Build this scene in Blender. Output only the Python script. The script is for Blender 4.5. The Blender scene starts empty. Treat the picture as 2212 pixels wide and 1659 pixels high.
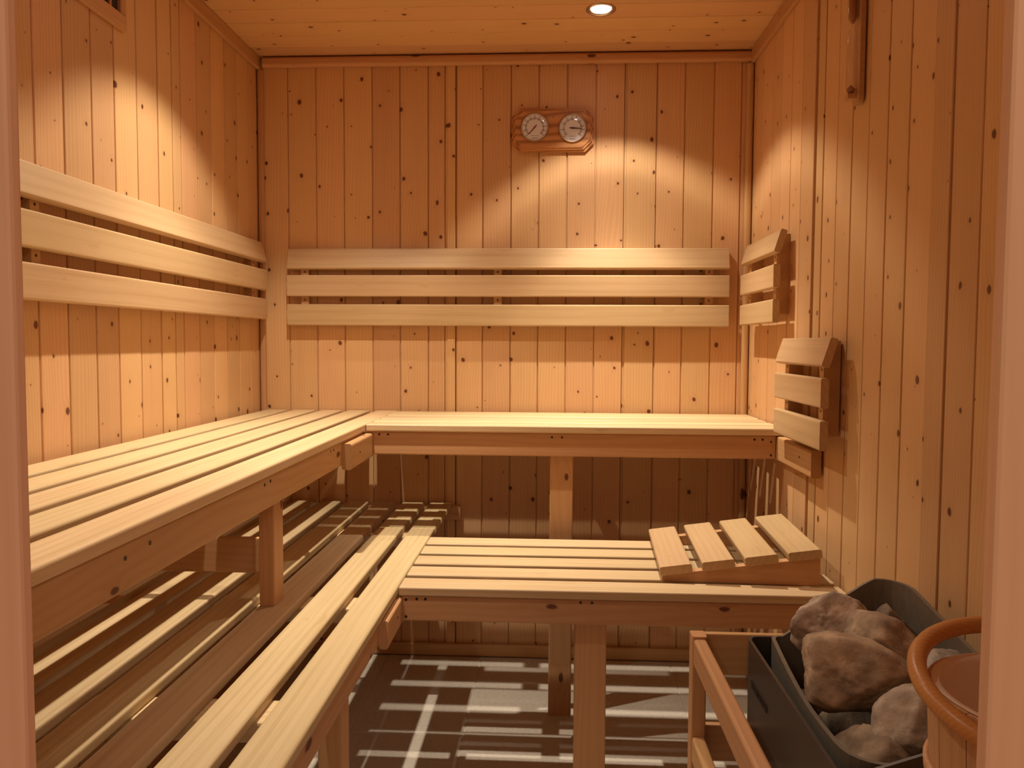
import bpy, bmesh, math, random
from mathutils import Matrix, Vector, noise

random.seed(7)
scene = bpy.context.scene
col = scene.collection
PI = math.pi
CZ = 1.066            # camera height above the floor; measured heights below are relative to it

# ------------------------------------------------------------------ camera
cd = bpy.data.cameras.new('camera')
cam = bpy.data.objects.new('camera', cd)
col.objects.link(cam)
cd.sensor_width = 36.0
cd.lens = 36.0 * 1685.4 / 2212.0
cd.clip_start = 0.02
_r = (0.99863482, 0.05197735, 0.00518104)
_u = (-0.00791395, 0.05251165, 0.99858895)
_f = (-0.05163195, 0.99726671, -0.05285131)
cam.matrix_world = Matrix(((_r[0], _u[0], -_f[0], 0), (_r[1], _u[1], -_f[1], 0),
                           (_r[2], _u[2], -_f[2], CZ), (0, 0, 0, 1)))
scene.camera = cam

# ------------------------------------------------------------------ world, light, exposure
wd = bpy.data.worlds.new('world')
scene.world = wd
wd.use_nodes = True
wd.node_tree.nodes['Background'].inputs[0].default_value = (1.0, 0.62, 0.40, 1)
wd.node_tree.nodes['Background'].inputs[1].default_value = 0.33
SPOT_COL = (1.0, 0.89, 0.71)
SPOT_W = 92.0
HALL_W = 7.0
scene.view_settings.view_transform = 'Standard'
scene.view_settings.look = 'None'
scene.view_settings.exposure = 0.13
scene.view_settings.gamma = 1.0
scene.view_settings.use_curve_mapping = False
scene.cycles.diffuse_bounces = 8
scene.cycles.max_bounces = 14
scene.cycles.sample_clamp_indirect = 4.0

# light of the room in front of the sauna door (behind and above the camera)
hl = bpy.data.lights.new('hall_light', 'AREA')
hl.energy = HALL_W
hl.color = (1.0, 0.77, 0.60)
hl.size = 0.5
hlo = bpy.data.objects.new('hall_light', hl)
hlo.location = (0.80, -0.95, 2.12)
hlo.rotation_euler = (math.radians(50), 0, math.radians(28))
col.objects.link(hlo)

# ------------------------------------------------------------------ room dimensions
XL, XR, YB, YF = -0.988, 0.640, 2.600, 0.600
ZC = 0.940 + CZ

# ------------------------------------------------------------------ materials
def nodes_of(name):
    m = bpy.data.materials.new(name)
    m.use_nodes = True
    nt = m.node_tree
    return m, nt, nt.nodes, nt.links, nt.nodes['Principled BSDF']

def simple(name, colr, rough=0.5, metal=0.0, spec=0.5, nscale=0, namt=0.0, bump=0.0):
    m, nt, N, L, b = nodes_of(name)
    b.inputs['Base Color'].default_value = (*colr, 1)
    b.inputs['Roughness'].default_value = rough
    b.inputs['Metallic'].default_value = metal
    b.inputs['Specular IOR Level'].default_value = spec
    if nscale:
        tc = N.new('ShaderNodeTexCoord')
        nz = N.new('ShaderNodeTexNoise'); nz.inputs['Scale'].default_value = nscale
        nz.inputs['Detail'].default_value = 6
        L.new(tc.outputs['Object'], nz.inputs['Vector'])
        mx = N.new('ShaderNodeMix'); mx.data_type = 'RGBA'
        mx.inputs[6].default_value = (*[c * (1 - namt) for c in colr], 1)
        mx.inputs[7].default_value = (*[min(1, c * (1 + namt)) for c in colr], 1)
        L.new(nz.outputs['Fac'], mx.inputs[0])
        L.new(mx.outputs[2], b.inputs['Base Color'])
        if bump:
            bp = N.new('ShaderNodeBump'); bp.inputs['Strength'].default_value = bump
            bp.inputs['Distance'].default_value = 0.003
            L.new(nz.outputs['Fac'], bp.inputs['Height']); L.new(bp.outputs[0], b.inputs['Normal'])
    return m

def wood(name, light, dark, knot=(0.5, 0.5, 0.5), knots=1.0, kthr=0.45, krad=0.10, ring=0.010,
         ringamt=0.35, streak=0.4, vary=0.10, rough=0.5, cell=(0.105, 0.085), bump=0.12, low=0.085):
    """pine / abachi with grain along the object's local X axis"""
    m, nt, N, L, b = nodes_of(name)
    def math_(op, a, c=None, d=None):
        n = N.new('ShaderNodeMath'); n.operation = op
        for i, v in enumerate((a, c, d)):
            if v is None: continue
            if isinstance(v, (int, float)): n.inputs[i].default_value = v
            else: L.new(v, n.inputs[i])
        return n.outputs[0]
    def vmul(v, s):
        n = N.new('ShaderNodeVectorMath'); n.operation = 'MULTIPLY'
        L.new(v, n.inputs[0]); n.inputs[1].default_value = s
        return n.outputs[0]
    def nz(v, detail=3, rough_=0.5, out='Fac'):
        n = N.new('ShaderNodeTexNoise'); n.inputs['Scale'].default_value = 1
        n.inputs['Detail'].default_value = detail; n.inputs['Roughness'].default_value = rough_
        L.new(v, n.inputs['Vector']); return n.outputs[out]
    tc = N.new('ShaderNodeTexCoord'); oi = N.new('ShaderNodeObjectInfo')
    off = N.new('ShaderNodeCombineXYZ')
    for i, k in enumerate((41.3, 17.7, 9.1)):
        L.new(math_('MULTIPLY', oi.outputs['Random'], k), off.inputs[i])
    add = N.new('ShaderNodeVectorMath'); add.operation = 'ADD'
    L.new(tc.outputs['Object'], add.inputs[0]); L.new(off.outputs[0], add.inputs[1])
    P = add.outputs[0]
    # knots
    s0 = N.new('ShaderNodeSeparateXYZ'); L.new(P, s0.inputs[0])
    cb = N.new('ShaderNodeCombineXYZ'); L.new(s0.outputs[0], cb.inputs[0])
    L.new(math_('ADD', s0.outputs[1], s0.outputs[2]), cb.inputs[1])
    pv = vmul(cb.outputs[0], (1 / cell[0], 1 / cell[1], 0.0))
    wob = N.new('ShaderNodeVectorMath'); wob.operation = 'ADD'
    wn = nz(vmul(P, (30, 60, 60)), 1, 0.5, 'Color')
    L.new(pv, wob.inputs[0]); L.new(vmul(wn, (0.06, 0.05, 0)), wob.inputs[1])
    vo = N.new('ShaderNodeTexVoronoi'); vo.voronoi_dimensions = '2D'; vo.inputs['Scale'].default_value = 1
    L.new(wob.outputs[0], vo.inputs['Vector'])
    sep = N.new('ShaderNodeSeparateColor'); L.new(vo.outputs['Color'], sep.inputs[0])
    gate = math_('GREATER_THAN', sep.outputs[0], kthr)
    rad = math_('MULTIPLY', math_('MULTIPLY', math_('ADD', math_('POWER', sep.outputs[1], 1.6), 0.22), krad), gate)
    rad = math_('MAXIMUM', rad, 0.0005)
    mr = N.new('ShaderNodeMapRange'); mr.interpolation_type = 'SMOOTHSTEP'
    L.new(vo.outputs['Distance'], mr.inputs[0]); L.new(rad, mr.inputs[1])
    L.new(math_('MULTIPLY', rad, 0.55), mr.inputs[2])
    kmask = math_('MULTIPLY', math_('MULTIPLY', mr.outputs[0], gate), knots)
    halo = N.new('ShaderNodeMapRange'); halo.interpolation_type = 'SMOOTHSTEP'
    L.new(vo.outputs['Distance'], halo.inputs[0]); L.new(math_('MULTIPLY', rad, 3.6), halo.inputs[1])
    L.new(rad, halo.inputs[2])
    hal = math_('MULTIPLY', halo.outputs[0], gate)
    # rings
    sx = N.new('ShaderNodeSeparateXYZ'); L.new(P, sx.inputs[0])
    lown = nz(vmul(P, (1.1, 5.0, 5.0)), 2)
    y = math_('ADD', sx.outputs[1], math_('MULTIPLY', lown, low))
    y = math_('ADD', y, math_('MULTIPLY', sx.outputs[2], 0.6))
    y = math_('ADD', y, math_('MULTIPLY', hal, 0.006))
    wave = math_('SINE', math_('MULTIPLY', y, 2 * PI / ring))
    wave = math_('POWER', math_('ADD', math_('MULTIPLY', wave, 0.5), 0.5), 1.8)
    st = nz(vmul(P, (4.0, 260, 260)), 4, 0.65)
    st2 = nz(vmul(P, (1.6, 38, 38)), 3, 0.55)
    t = math_('ADD', math_('MULTIPLY', wave, ringamt), math_('MULTIPLY', math_('SUBTRACT', st, 0.5), streak * 1.5))
    t = math_('ADD', t, math_('MULTIPLY', math_('SUBTRACT', st2, 0.42), streak * 1.3))
    t = math_('ADD', t, math_('MULTIPLY', hal, 0.18))
    cl = N.new('ShaderNodeClamp'); L.new(t, cl.inputs[0])
    mx = N.new('ShaderNodeMix'); mx.data_type = 'RGBA'
    mx.inputs[6].default_value = (*light, 1); mx.inputs[7].default_value = (*dark, 1)
    L.new(cl.outputs[0], mx.inputs[0])
    hs = N.new('ShaderNodeHueSaturation'); L.new(mx.outputs[2], hs.inputs['Color'])
    L.new(math_('ADD', math_('MULTIPLY', oi.outputs['Random'], vary * 2), 1 - vary), hs.inputs['Value'])
    r2 = math_('FRACT', math_('MULTIPLY', oi.outputs['Random'], 7.31))
    L.new(math_('ADD', math_('MULTIPLY', r2, 0.012), 0.494), hs.inputs['Hue'])
    mk = N.new('ShaderNodeMix'); mk.data_type = 'RGBA'
    L.new(kmask, mk.inputs[0]); L.new(hs.outputs[0], mk.inputs[6])
    mk.inputs[7].default_value = (*knot, 1)
    L.new(mk.outputs[2], b.inputs['Base Color'])
    b.inputs['Roughness'].default_value = rough
    b.inputs['Specular IOR Level'].default_value = 0.35
    bp = N.new('ShaderNodeBump'); bp.inputs['Strength'].default_value = bump; bp.inputs['Distance'].default_value = 0.001
    L.new(math_('SUBTRACT', st, math_('MULTIPLY', kmask, 0.6)), bp.inputs['Height'])
    L.new(bp.outputs[0], b.inputs['Normal'])
    return m

KN = (0.14, 0.045, 0.017)
M = {}
M['wall'] = wood('pine_panelling', (0.66, 0.400, 0.195), (0.53, 0.285, 0.120), KN, kthr=0.24, krad=0.085,
                 ringamt=0.30, streak=0.35, vary=0.09, rough=0.48)
M['frame'] = wood('pine_frame', (0.54, 0.305, 0.138), (0.43, 0.220, 0.088), KN, kthr=0.72, krad=0.10,
                  ringamt=0.30, streak=0.35, vary=0.07, rough=0.5, cell=(0.2, 0.09))
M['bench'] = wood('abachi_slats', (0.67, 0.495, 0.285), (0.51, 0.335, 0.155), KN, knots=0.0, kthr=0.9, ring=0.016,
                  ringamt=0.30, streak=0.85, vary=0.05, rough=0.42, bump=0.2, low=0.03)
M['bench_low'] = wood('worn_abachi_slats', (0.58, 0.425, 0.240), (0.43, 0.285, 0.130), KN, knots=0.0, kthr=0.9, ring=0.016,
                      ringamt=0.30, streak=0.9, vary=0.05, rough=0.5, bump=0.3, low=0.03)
M['rest'] = wood('abachi_backrests', (0.55, 0.365, 0.195), (0.45, 0.280, 0.130), KN, knots=0.0, kthr=0.9, ring=0.016,
                 ringamt=0.30, streak=0.8, vary=0.05, rough=0.45, bump=0.2, low=0.03)
M['jamb'] = wood('spruce_door_frame', (0.80, 0.465, 0.295), (0.70, 0.375, 0.22), (0.13, 0.05, 0.03), kthr=0.5, krad=0.09,
                 ringamt=0.22, streak=0.3, vary=0.03, rough=0.55, cell=(0.22, 0.09))
M['oak'] = wood('gauge_board_wood', (0.56, 0.28, 0.10), (0.27, 0.105, 0.032), KN, knots=0, kthr=0.95, ring=0.013,
                ringamt=0.75, streak=0.5, vary=0.02, rough=0.35)
M['dark'] = simple('painted_vent_shade', (0.03, 0.014, 0.006), 0.8)
M['backing'] = simple('panel_backing', (0.16, 0.07, 0.028), 0.8)
M['screw'] = simple('screw_steel', (0.045, 0.03, 0.02), 0.35, 0.7)
M['tile'] = simple('floor_tile', (0.53, 0.465, 0.39), 0.45, nscale=90, namt=0.22, bump=0.05)
M['grout'] = simple('grout', (0.52, 0.47, 0.40), 0.8)
M['steel'] = simple('heater_steel', (0.075, 0.060, 0.050), 0.38, 0.35, nscale=220, namt=0.12)
M['steel2'] = simple('heater_inner_steel', (0.20, 0.172, 0.135), 0.45, 0.3, nscale=60, namt=0.25)
M['chrome'] = simple('lamp_ring_metal', (0.62, 0.52, 0.44), 0.25, 1.0)
M['brass'] = simple('gauge_bezel', (0.42, 0.30, 0.22), 0.3, 1.0)
M['dial'] = simple('dial_face', (0.80, 0.80, 0.87), 0.6)
M['dialband'] = simple('dial_scale_band', (0.52, 0.50, 0.53), 0.6)
M['ink'] = simple('dial_print', (0.075, 0.05, 0.05), 0.6)
M['red'] = simple('red_needle', (0.20, 0.012, 0.014), 0.4)
M['black'] = simple('black_needle', (0.012, 0.008, 0.010), 0.4)
M['sand'] = simple('timer_sand', (0.38, 0.155, 0.045), 0.9, nscale=900, namt=0.25)
M['rattan'] = wood('bent_wood_handle', (0.62, 0.29, 0.085), (0.46, 0.19, 0.05), KN, knots=0, kthr=0.95, ring=0.006,
                   ringamt=0.3, streak=0.4, rough=0.32)
M['bucket'] = wood('bucket_staves', (0.62, 0.36, 0.18), (0.48, 0.25, 0.11), KN, knots=0, kthr=0.95, vary=0.07)
M['rubber'] = simple('silicone_seal', (0.02, 0.02, 0.02), 0.6)

def emission(name, c, s):
    m = bpy.data.materials.new(name); m.use_nodes = True
    nt = m.node_tree; nt.nodes.clear()
    e = nt.nodes.new('ShaderNodeEmission'); o = nt.nodes.new('ShaderNodeOutputMaterial')
    e.inputs[0].default_value = (*c, 1); e.inputs[1].default_value = s
    nt.links.new(e.outputs[0], o.inputs[0]); return m
M['bulb'] = emission('lamp_bulb', (1.0, 0.90, 0.74), 25.0)

def thin_glass(name, tint=(1, 1, 1)):
    m = bpy.data.materials.new(name); m.use_nodes = True
    nt = m.node_tree; nt.nodes.clear(); N = nt.nodes
    o = N.new('ShaderNodeOutputMaterial'); mx = N.new('ShaderNodeMixShader'); fr = N.new('ShaderNodeLayerWeight')
    t = N.new('ShaderNodeBsdfTransparent'); g = N.new('ShaderNodeBsdfGlossy')
    p = N.new('ShaderNodeMath'); p.operation = 'POWER'; p.inputs[1].default_value = 4.0
    q = N.new('ShaderNodeMath'); q.operation = 'MULTIPLY_ADD'; q.inputs[1].default_value = 0.5; q.inputs[2].default_value = 0.07
    t.inputs[0].default_value = (*tint, 1); g.inputs['Roughness'].default_value = 0.10
    nt.links.new(fr.outputs['Facing'], p.inputs[0]); nt.links.new(p.outputs[0], q.inputs[0]); nt.links.new(q.outputs[0], mx.inputs[0])
    nt.links.new(t.outputs[0], mx.inputs[1])
    nt.links.new(g.outputs[0], mx.inputs[2]); nt.links.new(mx.outputs[0], o.inputs[0]); return m
M['glass'] = thin_glass('clear_glass', (0.96, 0.95, 0.93))

def stone_mat():
    m, nt, N, L, b = nodes_of('heater_stone')
    tc = N.new('ShaderNodeTexCoord'); oi = N.new('ShaderNodeObjectInfo')
    ad = N.new('ShaderNodeVectorMath'); ad.operation = 'ADD'
    L.new(tc.outputs['Object'], ad.inputs[0]); L.new(oi.outputs['Location'], ad.inputs[1])
    n1 = N.new('ShaderNodeTexNoise'); n1.inputs['Scale'].default_value = 22; n1.inputs['Detail'].default_value = 8
    n2 = N.new('ShaderNodeTexNoise'); n2.inputs['Scale'].default_value = 260; n2.inputs['Detail'].default_value = 4
    L.new(ad.outputs[0], n1.inputs['Vector']); L.new(ad.outputs[0], n2.inputs['Vector'])
    cr = N.new('ShaderNodeValToRGB')
    e = cr.color_ramp.elements
    e[0].position = 0.32; e[0].color = (0.125, 0.082, 0.048, 1)
    e[1].position = 0.68; e[1].color = (0.40, 0.29, 0.185, 1)
    x = cr.color_ramp.elements.new(0.5); x.color = (0.25, 0.172, 0.105, 1)
    L.new(n1.outputs['Fac'], cr.inputs[0])
    hs = N.new('ShaderNodeHueSaturation'); L.new(cr.outputs[0], hs.inputs['Color'])
    sp = N.new('ShaderNodeSeparateColor'); L.new(oi.outputs['Color'], sp.inputs[0])
    L.new(sp.outputs[0], hs.inputs['Value']); L.new(sp.outputs[1], hs.inputs['Saturation'])
    L.new(hs.outputs[0], b.inputs['Base Color'])
    b.inputs['Roughness'].default_value = 0.85
    bp = N.new('ShaderNodeBump'); bp.inputs['Strength'].default_value = 0.7; bp.inputs['Distance'].default_value = 0.004
    mm = N.new('ShaderNodeMath'); mm.operation = 'MULTIPLY_ADD'; mm.inputs[1].default_value = 0.25
    L.new(n2.outputs['Fac'], mm.inputs[0]); L.new(n1.outputs['Fac'], mm.inputs[2])
    L.new(mm.outputs[0], bp.inputs['Height']); L.new(bp.outputs[0], b.inputs['Normal'])
    return m
M['stone'] = stone_mat()

# ------------------------------------------------------------------ object helpers
WM = {}                                    # world matrix of every object made here
def place(o, mat, parent=None):
    col.objects.link(o)
    WM[o.name] = mat.copy()
    if parent is not None:
        o.parent = parent
        o.matrix_parent_inverse = WM[parent.name].inverted()
    o.matrix_basis = mat
    return o
def tag(o, label, cat, group=None):
    o['label'] = label; o['category'] = cat
    if group: o['group'] = group
    return o
def struct(o):
    o['kind'] = 'structure'; return o
def thing(name, label, cat, mat, group=None):
    o = bpy.data.objects.new(name, None)
    o.empty_display_size = 0.05
    if not isinstance(mat, Matrix): mat = Matrix.Translation(mat)
    place(o, mat)
    return tag(o, label, cat, group)
def mesh_obj(name, verts, faces, mat, parent=None, M4=None, smooth=False):
    me = bpy.data.meshes.new(name)
    me.from_pydata([tuple(v) for v in verts], [], faces)
    me.validate(); me.update()
    bm = bmesh.new(); bm.from_mesh(me)
    bmesh.ops.recalc_face_normals(bm, faces=bm.faces)
    bm.to_mesh(me); bm.free()
    if smooth:
        for p in me.polygons: p.use_smooth = True
    me.materials.append(M[mat] if isinstance(mat, str) else mat)
    o = bpy.data.objects.new(name, me)
    return place(o, M4 if M4 is not None else Matrix.Identity(4), parent)

def extrude_x(profile, L):
    """closed (y,z) profile extruded along X, centred"""
    n = len(profile)
    v = [(-L / 2, y, z) for y, z in profile] + [(L / 2, y, z) for y, z in profile]
    f = [(i, (i + 1) % n, n + (i + 1) % n, n + i) for i in range(n)]
    f += [tuple(range(n - 1, -1, -1)), tuple(range(n, 2 * n))]
    return v, f
def rrect(w, t, r, seg):
    pts = []
    for cx, cy, a0 in ((w / 2 - r, t / 2 - r, 0), (-w / 2 + r, t / 2 - r, 90), (-w / 2 + r, -t / 2 + r, 180), (w / 2 - r, -t / 2 + r, 270)):
        for k in range(seg + 1):
            a = math.radians(a0 + 90 * k / seg)
            pts.append((cx + r * math.cos(a), cy + r * math.sin(a)))
    return pts
_cache = {}
def bar_mesh(L, W, T, r, seg, mat):
    key = (round(L, 4), round(W, 4), round(T, 4), r, seg, mat)
    if key not in _cache:
        v, f = extrude_x(rrect(W, T, r, seg), L)
        me = bpy.data.meshes.new('bar')
        me.from_pydata(v, [], f); me.update()
        bm = bmesh.new(); bm.from_mesh(me); bmesh.ops.recalc_face_normals(bm, faces=bm.faces)
        bm.to_mesh(me); bm.free()
        me.materials.append(M[mat]); _cache[key] = me
    return _cache[key]
AX = {'X': Matrix.Identity(4), 'Y': Matrix.Rotation(PI / 2, 4, 'Z'), 'Z': Matrix.Rotation(-PI / 2, 4, 'Y')}
def bar(name, lo, hi, axis, mat, parent, r=0.003, seg=1, tilt=0.0, pre=None):
    """rounded timber between two opposite corners, grain along `axis`; tilt turns it about its length"""
    lo = Vector(lo); hi = Vector(hi); d = hi - lo
    L, W, T = {'X': (d.x, d.y, d.z), 'Y': (d.y, d.x, d.z), 'Z': (d.z, d.y, d.x)}[axis]
    L, W, T = abs(L), abs(W), abs(T)
    r = min(r, W * 0.45, T * 0.45)
    o = bpy.data.objects.new(name, bar_mesh(L, W, T, r, seg, mat))
    m = Matrix.Translation((lo + hi) / 2) @ AX[axis] @ Matrix.Rotation(tilt, 4, 'X')
    if pre is not None: m = pre @ m
    return place(o, m, parent)
def disc(name, c, nrm, rad, h, mat, parent, seg=10):
    """short cylinder: axis nrm, base centre c"""
    v, f = [], []
    for k in range(seg):
        a = 2 * PI * k / seg
        v.append((rad * math.cos(a), rad * math.sin(a), 0))
    for k in range(seg):
        a = 2 * PI * k / seg
        v.append((rad * math.cos(a), rad * math.sin(a), h))
    f = [(i, (i + 1) % seg, seg + (i + 1) % seg, seg + i) for i in range(seg)]
    f += [tuple(range(seg - 1, -1, -1)), tuple(range(seg, 2 * seg))]
    q = Vector((0, 0, 1)).rotation_difference(Vector(nrm)).to_matrix().to_4x4()
    return mesh_obj(name, v, f, mat, parent, Matrix.Translation(c) @ q)
def lathe(name, prof, mat, parent, M4, seg=32, smooth=True, close=False):
    """(r,z) profile turned about local Z"""
    v, f = [], []
    n = len(prof)
    for k in range(seg):
        a = 2 * PI * k / seg
        for r, z in prof: v.append((r * math.cos(a), r * math.sin(a), z))
    for k in range(seg):
        k2 = (k + 1) % seg
        for i in range(n - 1 if not close else n):
            j = (i + 1) % n
            f.append((k * n + i, k2 * n + i, k2 * n + j, k * n + j))
    o = mesh_obj(name, v, f, mat, parent, M4, smooth)
    bm = bmesh.new(); bm.from_mesh(o.data)
    bmesh.ops.remove_doubles(bm, verts=bm.verts, dist=1e-6)
    bmesh.ops.recalc_face_normals(bm, faces=bm.faces)
    bm.to_mesh(o.data); bm.free()
    return o
def tube(name, pts, rad, mat, parent, seg=12, rads=None):
    """tube along a polyline given in world space"""
    pts = [Vector(p) for p in pts]
    v, f = [], []
    up = Vector((0, 0, 1)); prev = None
    for i, p in enumerate(pts):
        t = (pts[min(i + 1, len(pts) - 1)] - pts[max(i - 1, 0)]).normalized()
        a = t.cross(up if prev is None else prev).normalized() if prev is None else (prev - t * prev.dot(t)).normalized()
        prev = a; b2 = t.cross(a)
        rr = rads[i] if rads else rad
        for k in range(seg):
            an = 2 * PI * k / seg
            v.append(p + a * rr * math.cos(an) + b2 * rr * math.sin(an))
    for i in range(len(pts) - 1):
        for k in range(seg):
            k2 = (k + 1) % seg
            f.append((i * seg + k, i * seg + k2, (i + 1) * seg + k2, (i + 1) * seg + k))
    f += [tuple(range(seg)), tuple(range((len(pts) - 1) * seg, len(pts) * seg))]
    return mesh_obj(name, v, f, mat, parent, None, True)

# ------------------------------------------------------------------ planks (tongue and groove panelling)
_pc = {}
def plank_mesh(L, W, mat, groove=0.0045):
    key = (round(L, 4), round(W, 4), mat, groove)
    if key not in _pc:
        c = 0.0012; t = 0.012; g = groove
        prof = [(0, -t), (0, -c), (c, 0), (W - g - c, 0), (W - g, -c), (W - g, -0.0050), (W - 0.0004, -0.0050), (W - 0.0004, -t)]
        prof = [(y - W / 2, z) for y, z in prof]
        v, f = extrude_x(prof, L)
        me = bpy.data.meshes.new('plank'); me.from_pydata(v, [], f); me.update()
        bm = bmesh.new(); bm.from_mesh(me); bmesh.ops.recalc_face_normals(bm, faces=bm.faces)
        bm.to_mesh(me); bm.free()
        me.materials.append(M[mat]); _pc[key] = me
    return _pc[key]
def plank(parent, centre, length, width, xdir, ydir, mat='wall', groove=0.0045, proud=0.0):
    """xdir = along the board, ydir = across it; the face looks to xdir x ydir"""
    X, Y = Vector(xdir), Vector(ydir); Z = X.cross(Y)
    m = Matrix(((X.x, Y.x, Z.x, 0), (X.y, Y.y, Z.y, 0), (X.z, Y.z, Z.z, 0), (0, 0, 0, 1)))
    o = bpy.data.objects.new('plank', plank_mesh(length, width, mat, groove))
    return place(o, Matrix.Translation(Vector(centre) + Z * proud) @ m, parent)

def box(name, lo, hi, mat, parent=None):
    lo = Vector(lo); hi = Vector(hi); c = (lo + hi) / 2; d = (hi - lo) / 2
    v = [(sx * d.x, sy * d.y, sz * d.z) for sx in (-1, 1) for sy in (-1, 1) for sz in (-1, 1)]
    f = [(0, 1, 3, 2), (4, 6, 7, 5), (0, 4, 5, 1), (2, 3, 7, 6), (0, 2, 6, 4), (1, 5, 7, 3)]
    return mesh_obj(name, v, f, mat, parent, Matrix.Translation(c))

TP = 0.012          # plank thickness
# floor ------------------------------------------------------------
floor = struct(box('floor', (XL - 0.10, YF - 0.16, -0.08), (XR + 0.10, YB + 0.10, -0.0015), 'grout'))
_tc = {}
def tile(x0, x1, y0, y1):
    x0, x1 = max(x0, XL), min(x1, XR); y0, y1 = max(y0, YF - 0.1), min(y1, YB)
    if x1 - x0 < 0.01 or y1 - y0 < 0.01: return
    g = 0.002; W, D = x1 - x0 - 2 * g, y1 - y0 - 2 * g
    key = (round(W, 4), round(D, 4))
    if key not in _tc:
        h, c = 0.008, 0.0012
        v = [(sx * W / 2, sy * D / 2, -h) for sx, sy in ((-1, -1), (1, -1), (1, 1), (-1, 1))]
        v += [(sx * W / 2, sy * D / 2, -c) for sx, sy in ((-1, -1), (1, -1), (1, 1), (-1, 1))]
        v += [(sx * (W / 2 - c), sy * (D / 2 - c), 0) for sx, sy in ((-1, -1), (1, -1), (1, 1), (-1, 1))]
        f = [(3, 2, 1, 0), (8, 9, 10, 11)]
        for b0 in (0, 4):
            f += [(b0 + i, b0 + (i + 1) % 4, b0 + 4 + (i + 1) % 4, b0 + 4 + i) for i in range(4)]
        me = bpy.data.meshes.new('tile'); me.from_pydata(v, [], f); me.update(); me.materials.append(M['tile'])
        _tc[key] = me
    o = bpy.data.objects.new('tile', _tc[key])
    place(o, Matrix.Translation(((x0 + x1) / 2, (y0 + y1) / 2, 0.0)), floor)
for i in range(-3, 4):
    for j in range(-6, 2):
        tile(-0.234 + i * 0.315, -0.234 + (i + 1) * 0.315, 2.362 + j * 0.308, 2.362 + (j + 1) * 0.308)

# walls ------------------------------------------------------------
wall_back = struct(box('wall_back', (XL - 0.10, YB + TP, -0.02), (XR + 0.10, YB + 0.09, ZC + 0.05), 'backing'))
seams = [-0.983, -0.889, -0.7934, -0.6997, -0.6048, -0.5119, -0.4177, -0.361, -0.3239, -0.2365, -0.1434, -0.0521,
         0.0404, 0.134, 0.2275, 0.333, 0.4215, 0.5145, 0.602, 0.640]
for a, b2 in zip(seams, seams[1:]):
    joint = abs(b2 + 0.3239) < 1e-3 or abs(b2 - 0.333) < 1e-3
    plank(wall_back, ((a + b2) / 2, YB, ZC / 2), ZC, b2 - a - (0.003 if joint else 0), (0, 0, 1), (-1, 0, 0),
          groove=0.007 if joint else 0.004, proud=random.uniform(-0.0006, 0.0006) + (0.004 if abs(b2 + 0.3239) < 1e-3 else 0))

wall_left = struct(box('wall_left', (XL - 0.09, YF - 0.10, -0.02), (XL - TP, YB + TP, ZC + 0.05), 'backing'))
ls = [0.600 + 0.0 , 0.6146, 0.7081, 0.8016, 0.8951, 0.9886, 1.0821, 1.1756, 1.2691, 1.3626, 1.4564, 1.5477, 1.6456, 1.734, 1.8301, 1.9279, 2.0038,
      2.050, 2.143, 2.235, 2.328, 2.421, 2.514, 2.600]
wall_right = struct(box('wall_right', (XR + TP, YF - 0.10, -0.02), (XR + 0.09, YB + TP, ZC + 0.05), 'backing'))
rs = [0.600, 0.682, 0.777, 0.862, 0.951, 1.040, 1.131, 1.221, 1.311, 1.383, 1.478, 1.570, 1.662, 1.752, 1.842, 1.932, 1.989,
      2.090, 2.182, 2.275, 2.368, 2.461, 2.553, 2.600]
for a, b2 in zip(ls, ls[1:]):
    joint = abs(b2 - 2.0038) < 1e-3
    plank(wall_left, (XL, (a + b2) / 2, ZC / 2), ZC, b2 - a - (0.002 if joint else 0), (0, 0, 1), (0, -1, 0),
          groove=0.006 if joint else 0.0045, proud=random.uniform(-0.0005, 0.0005))
for a, b2 in zip(rs, rs[1:]):
    joint = min(abs(b2 - q) for q in (1.989, 1.383, 0.777)) < 1e-3
    plank(wall_right, (XR, (a + b2) / 2, ZC / 2), ZC, b2 - a - (0.004 if joint else 0), (0, 0, 1), (0, 1, 0),
          groove=0.007 if joint else 0.0045, proud=random.uniform(-0.0005, 0.0005) - (0.004 if b2 > 1.3831 and b2 < 1.9891 else 0))

ceiling = struct(box('ceiling', (XL - 0.09, YF - 0.10, ZC + TP), (XR + 0.09, YB + 0.09, ZC + 0.09), 'backing'))
yy = YB
while yy > YF:
    w = min(0.0935, yy - YF)
    if w > 0.012:
        plank(ceiling, ((XL + XR) / 2, yy - w / 2, ZC), XR - XL, w, (1, 0, 0), (0, -1, 0), groove=0.003,
              proud=random.uniform(-0.0004, 0.0004))
    yy -= w

# front wall with the door opening, seen only by its frame
DX0, DX1, DZ = -0.3485, 0.2717, 1.93
wf = thing('wall_front', '', '', (0, 0.55, 0)); del wf['label']; del wf['category']; struct(wf)
box('panel', (XL - 0.09, 0.501, 0.0), (DX0 - 0.08, YF, ZC + 0.05), 'frame', wf)
box('panel', (DX1 + 0.08, 0.501, 0.0), (XR + 0.09, YF, ZC + 0.05), 'frame', wf)
box('panel', (DX0 - 0.09, 0.501, DZ + 0.07), (DX1 + 0.09, YF, ZC + 0.05), 'frame', wf)
df = thing('door_1', '', '', ((DX0 + DX1) / 2, 0.55, 0)); del df['label']; del df['category']; struct(df)
bar('jamb', (DX0 - 0.09, 0.489, 0), (DX0, 0.501, DZ), 'Z', 'jamb', df, r=0.003, seg=2)
bar('jamb', (DX1, 0.489, 0), (DX1 + 0.09, 0.501, DZ), 'Z', 'jamb', df, r=0.003, seg=2)
bar('door_head', (DX0 - 0.09, 0.489, DZ), (DX1 + 0.09, 0.501, DZ + 0.07), 'X', 'jamb', df, r=0.003, seg=2)

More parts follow.
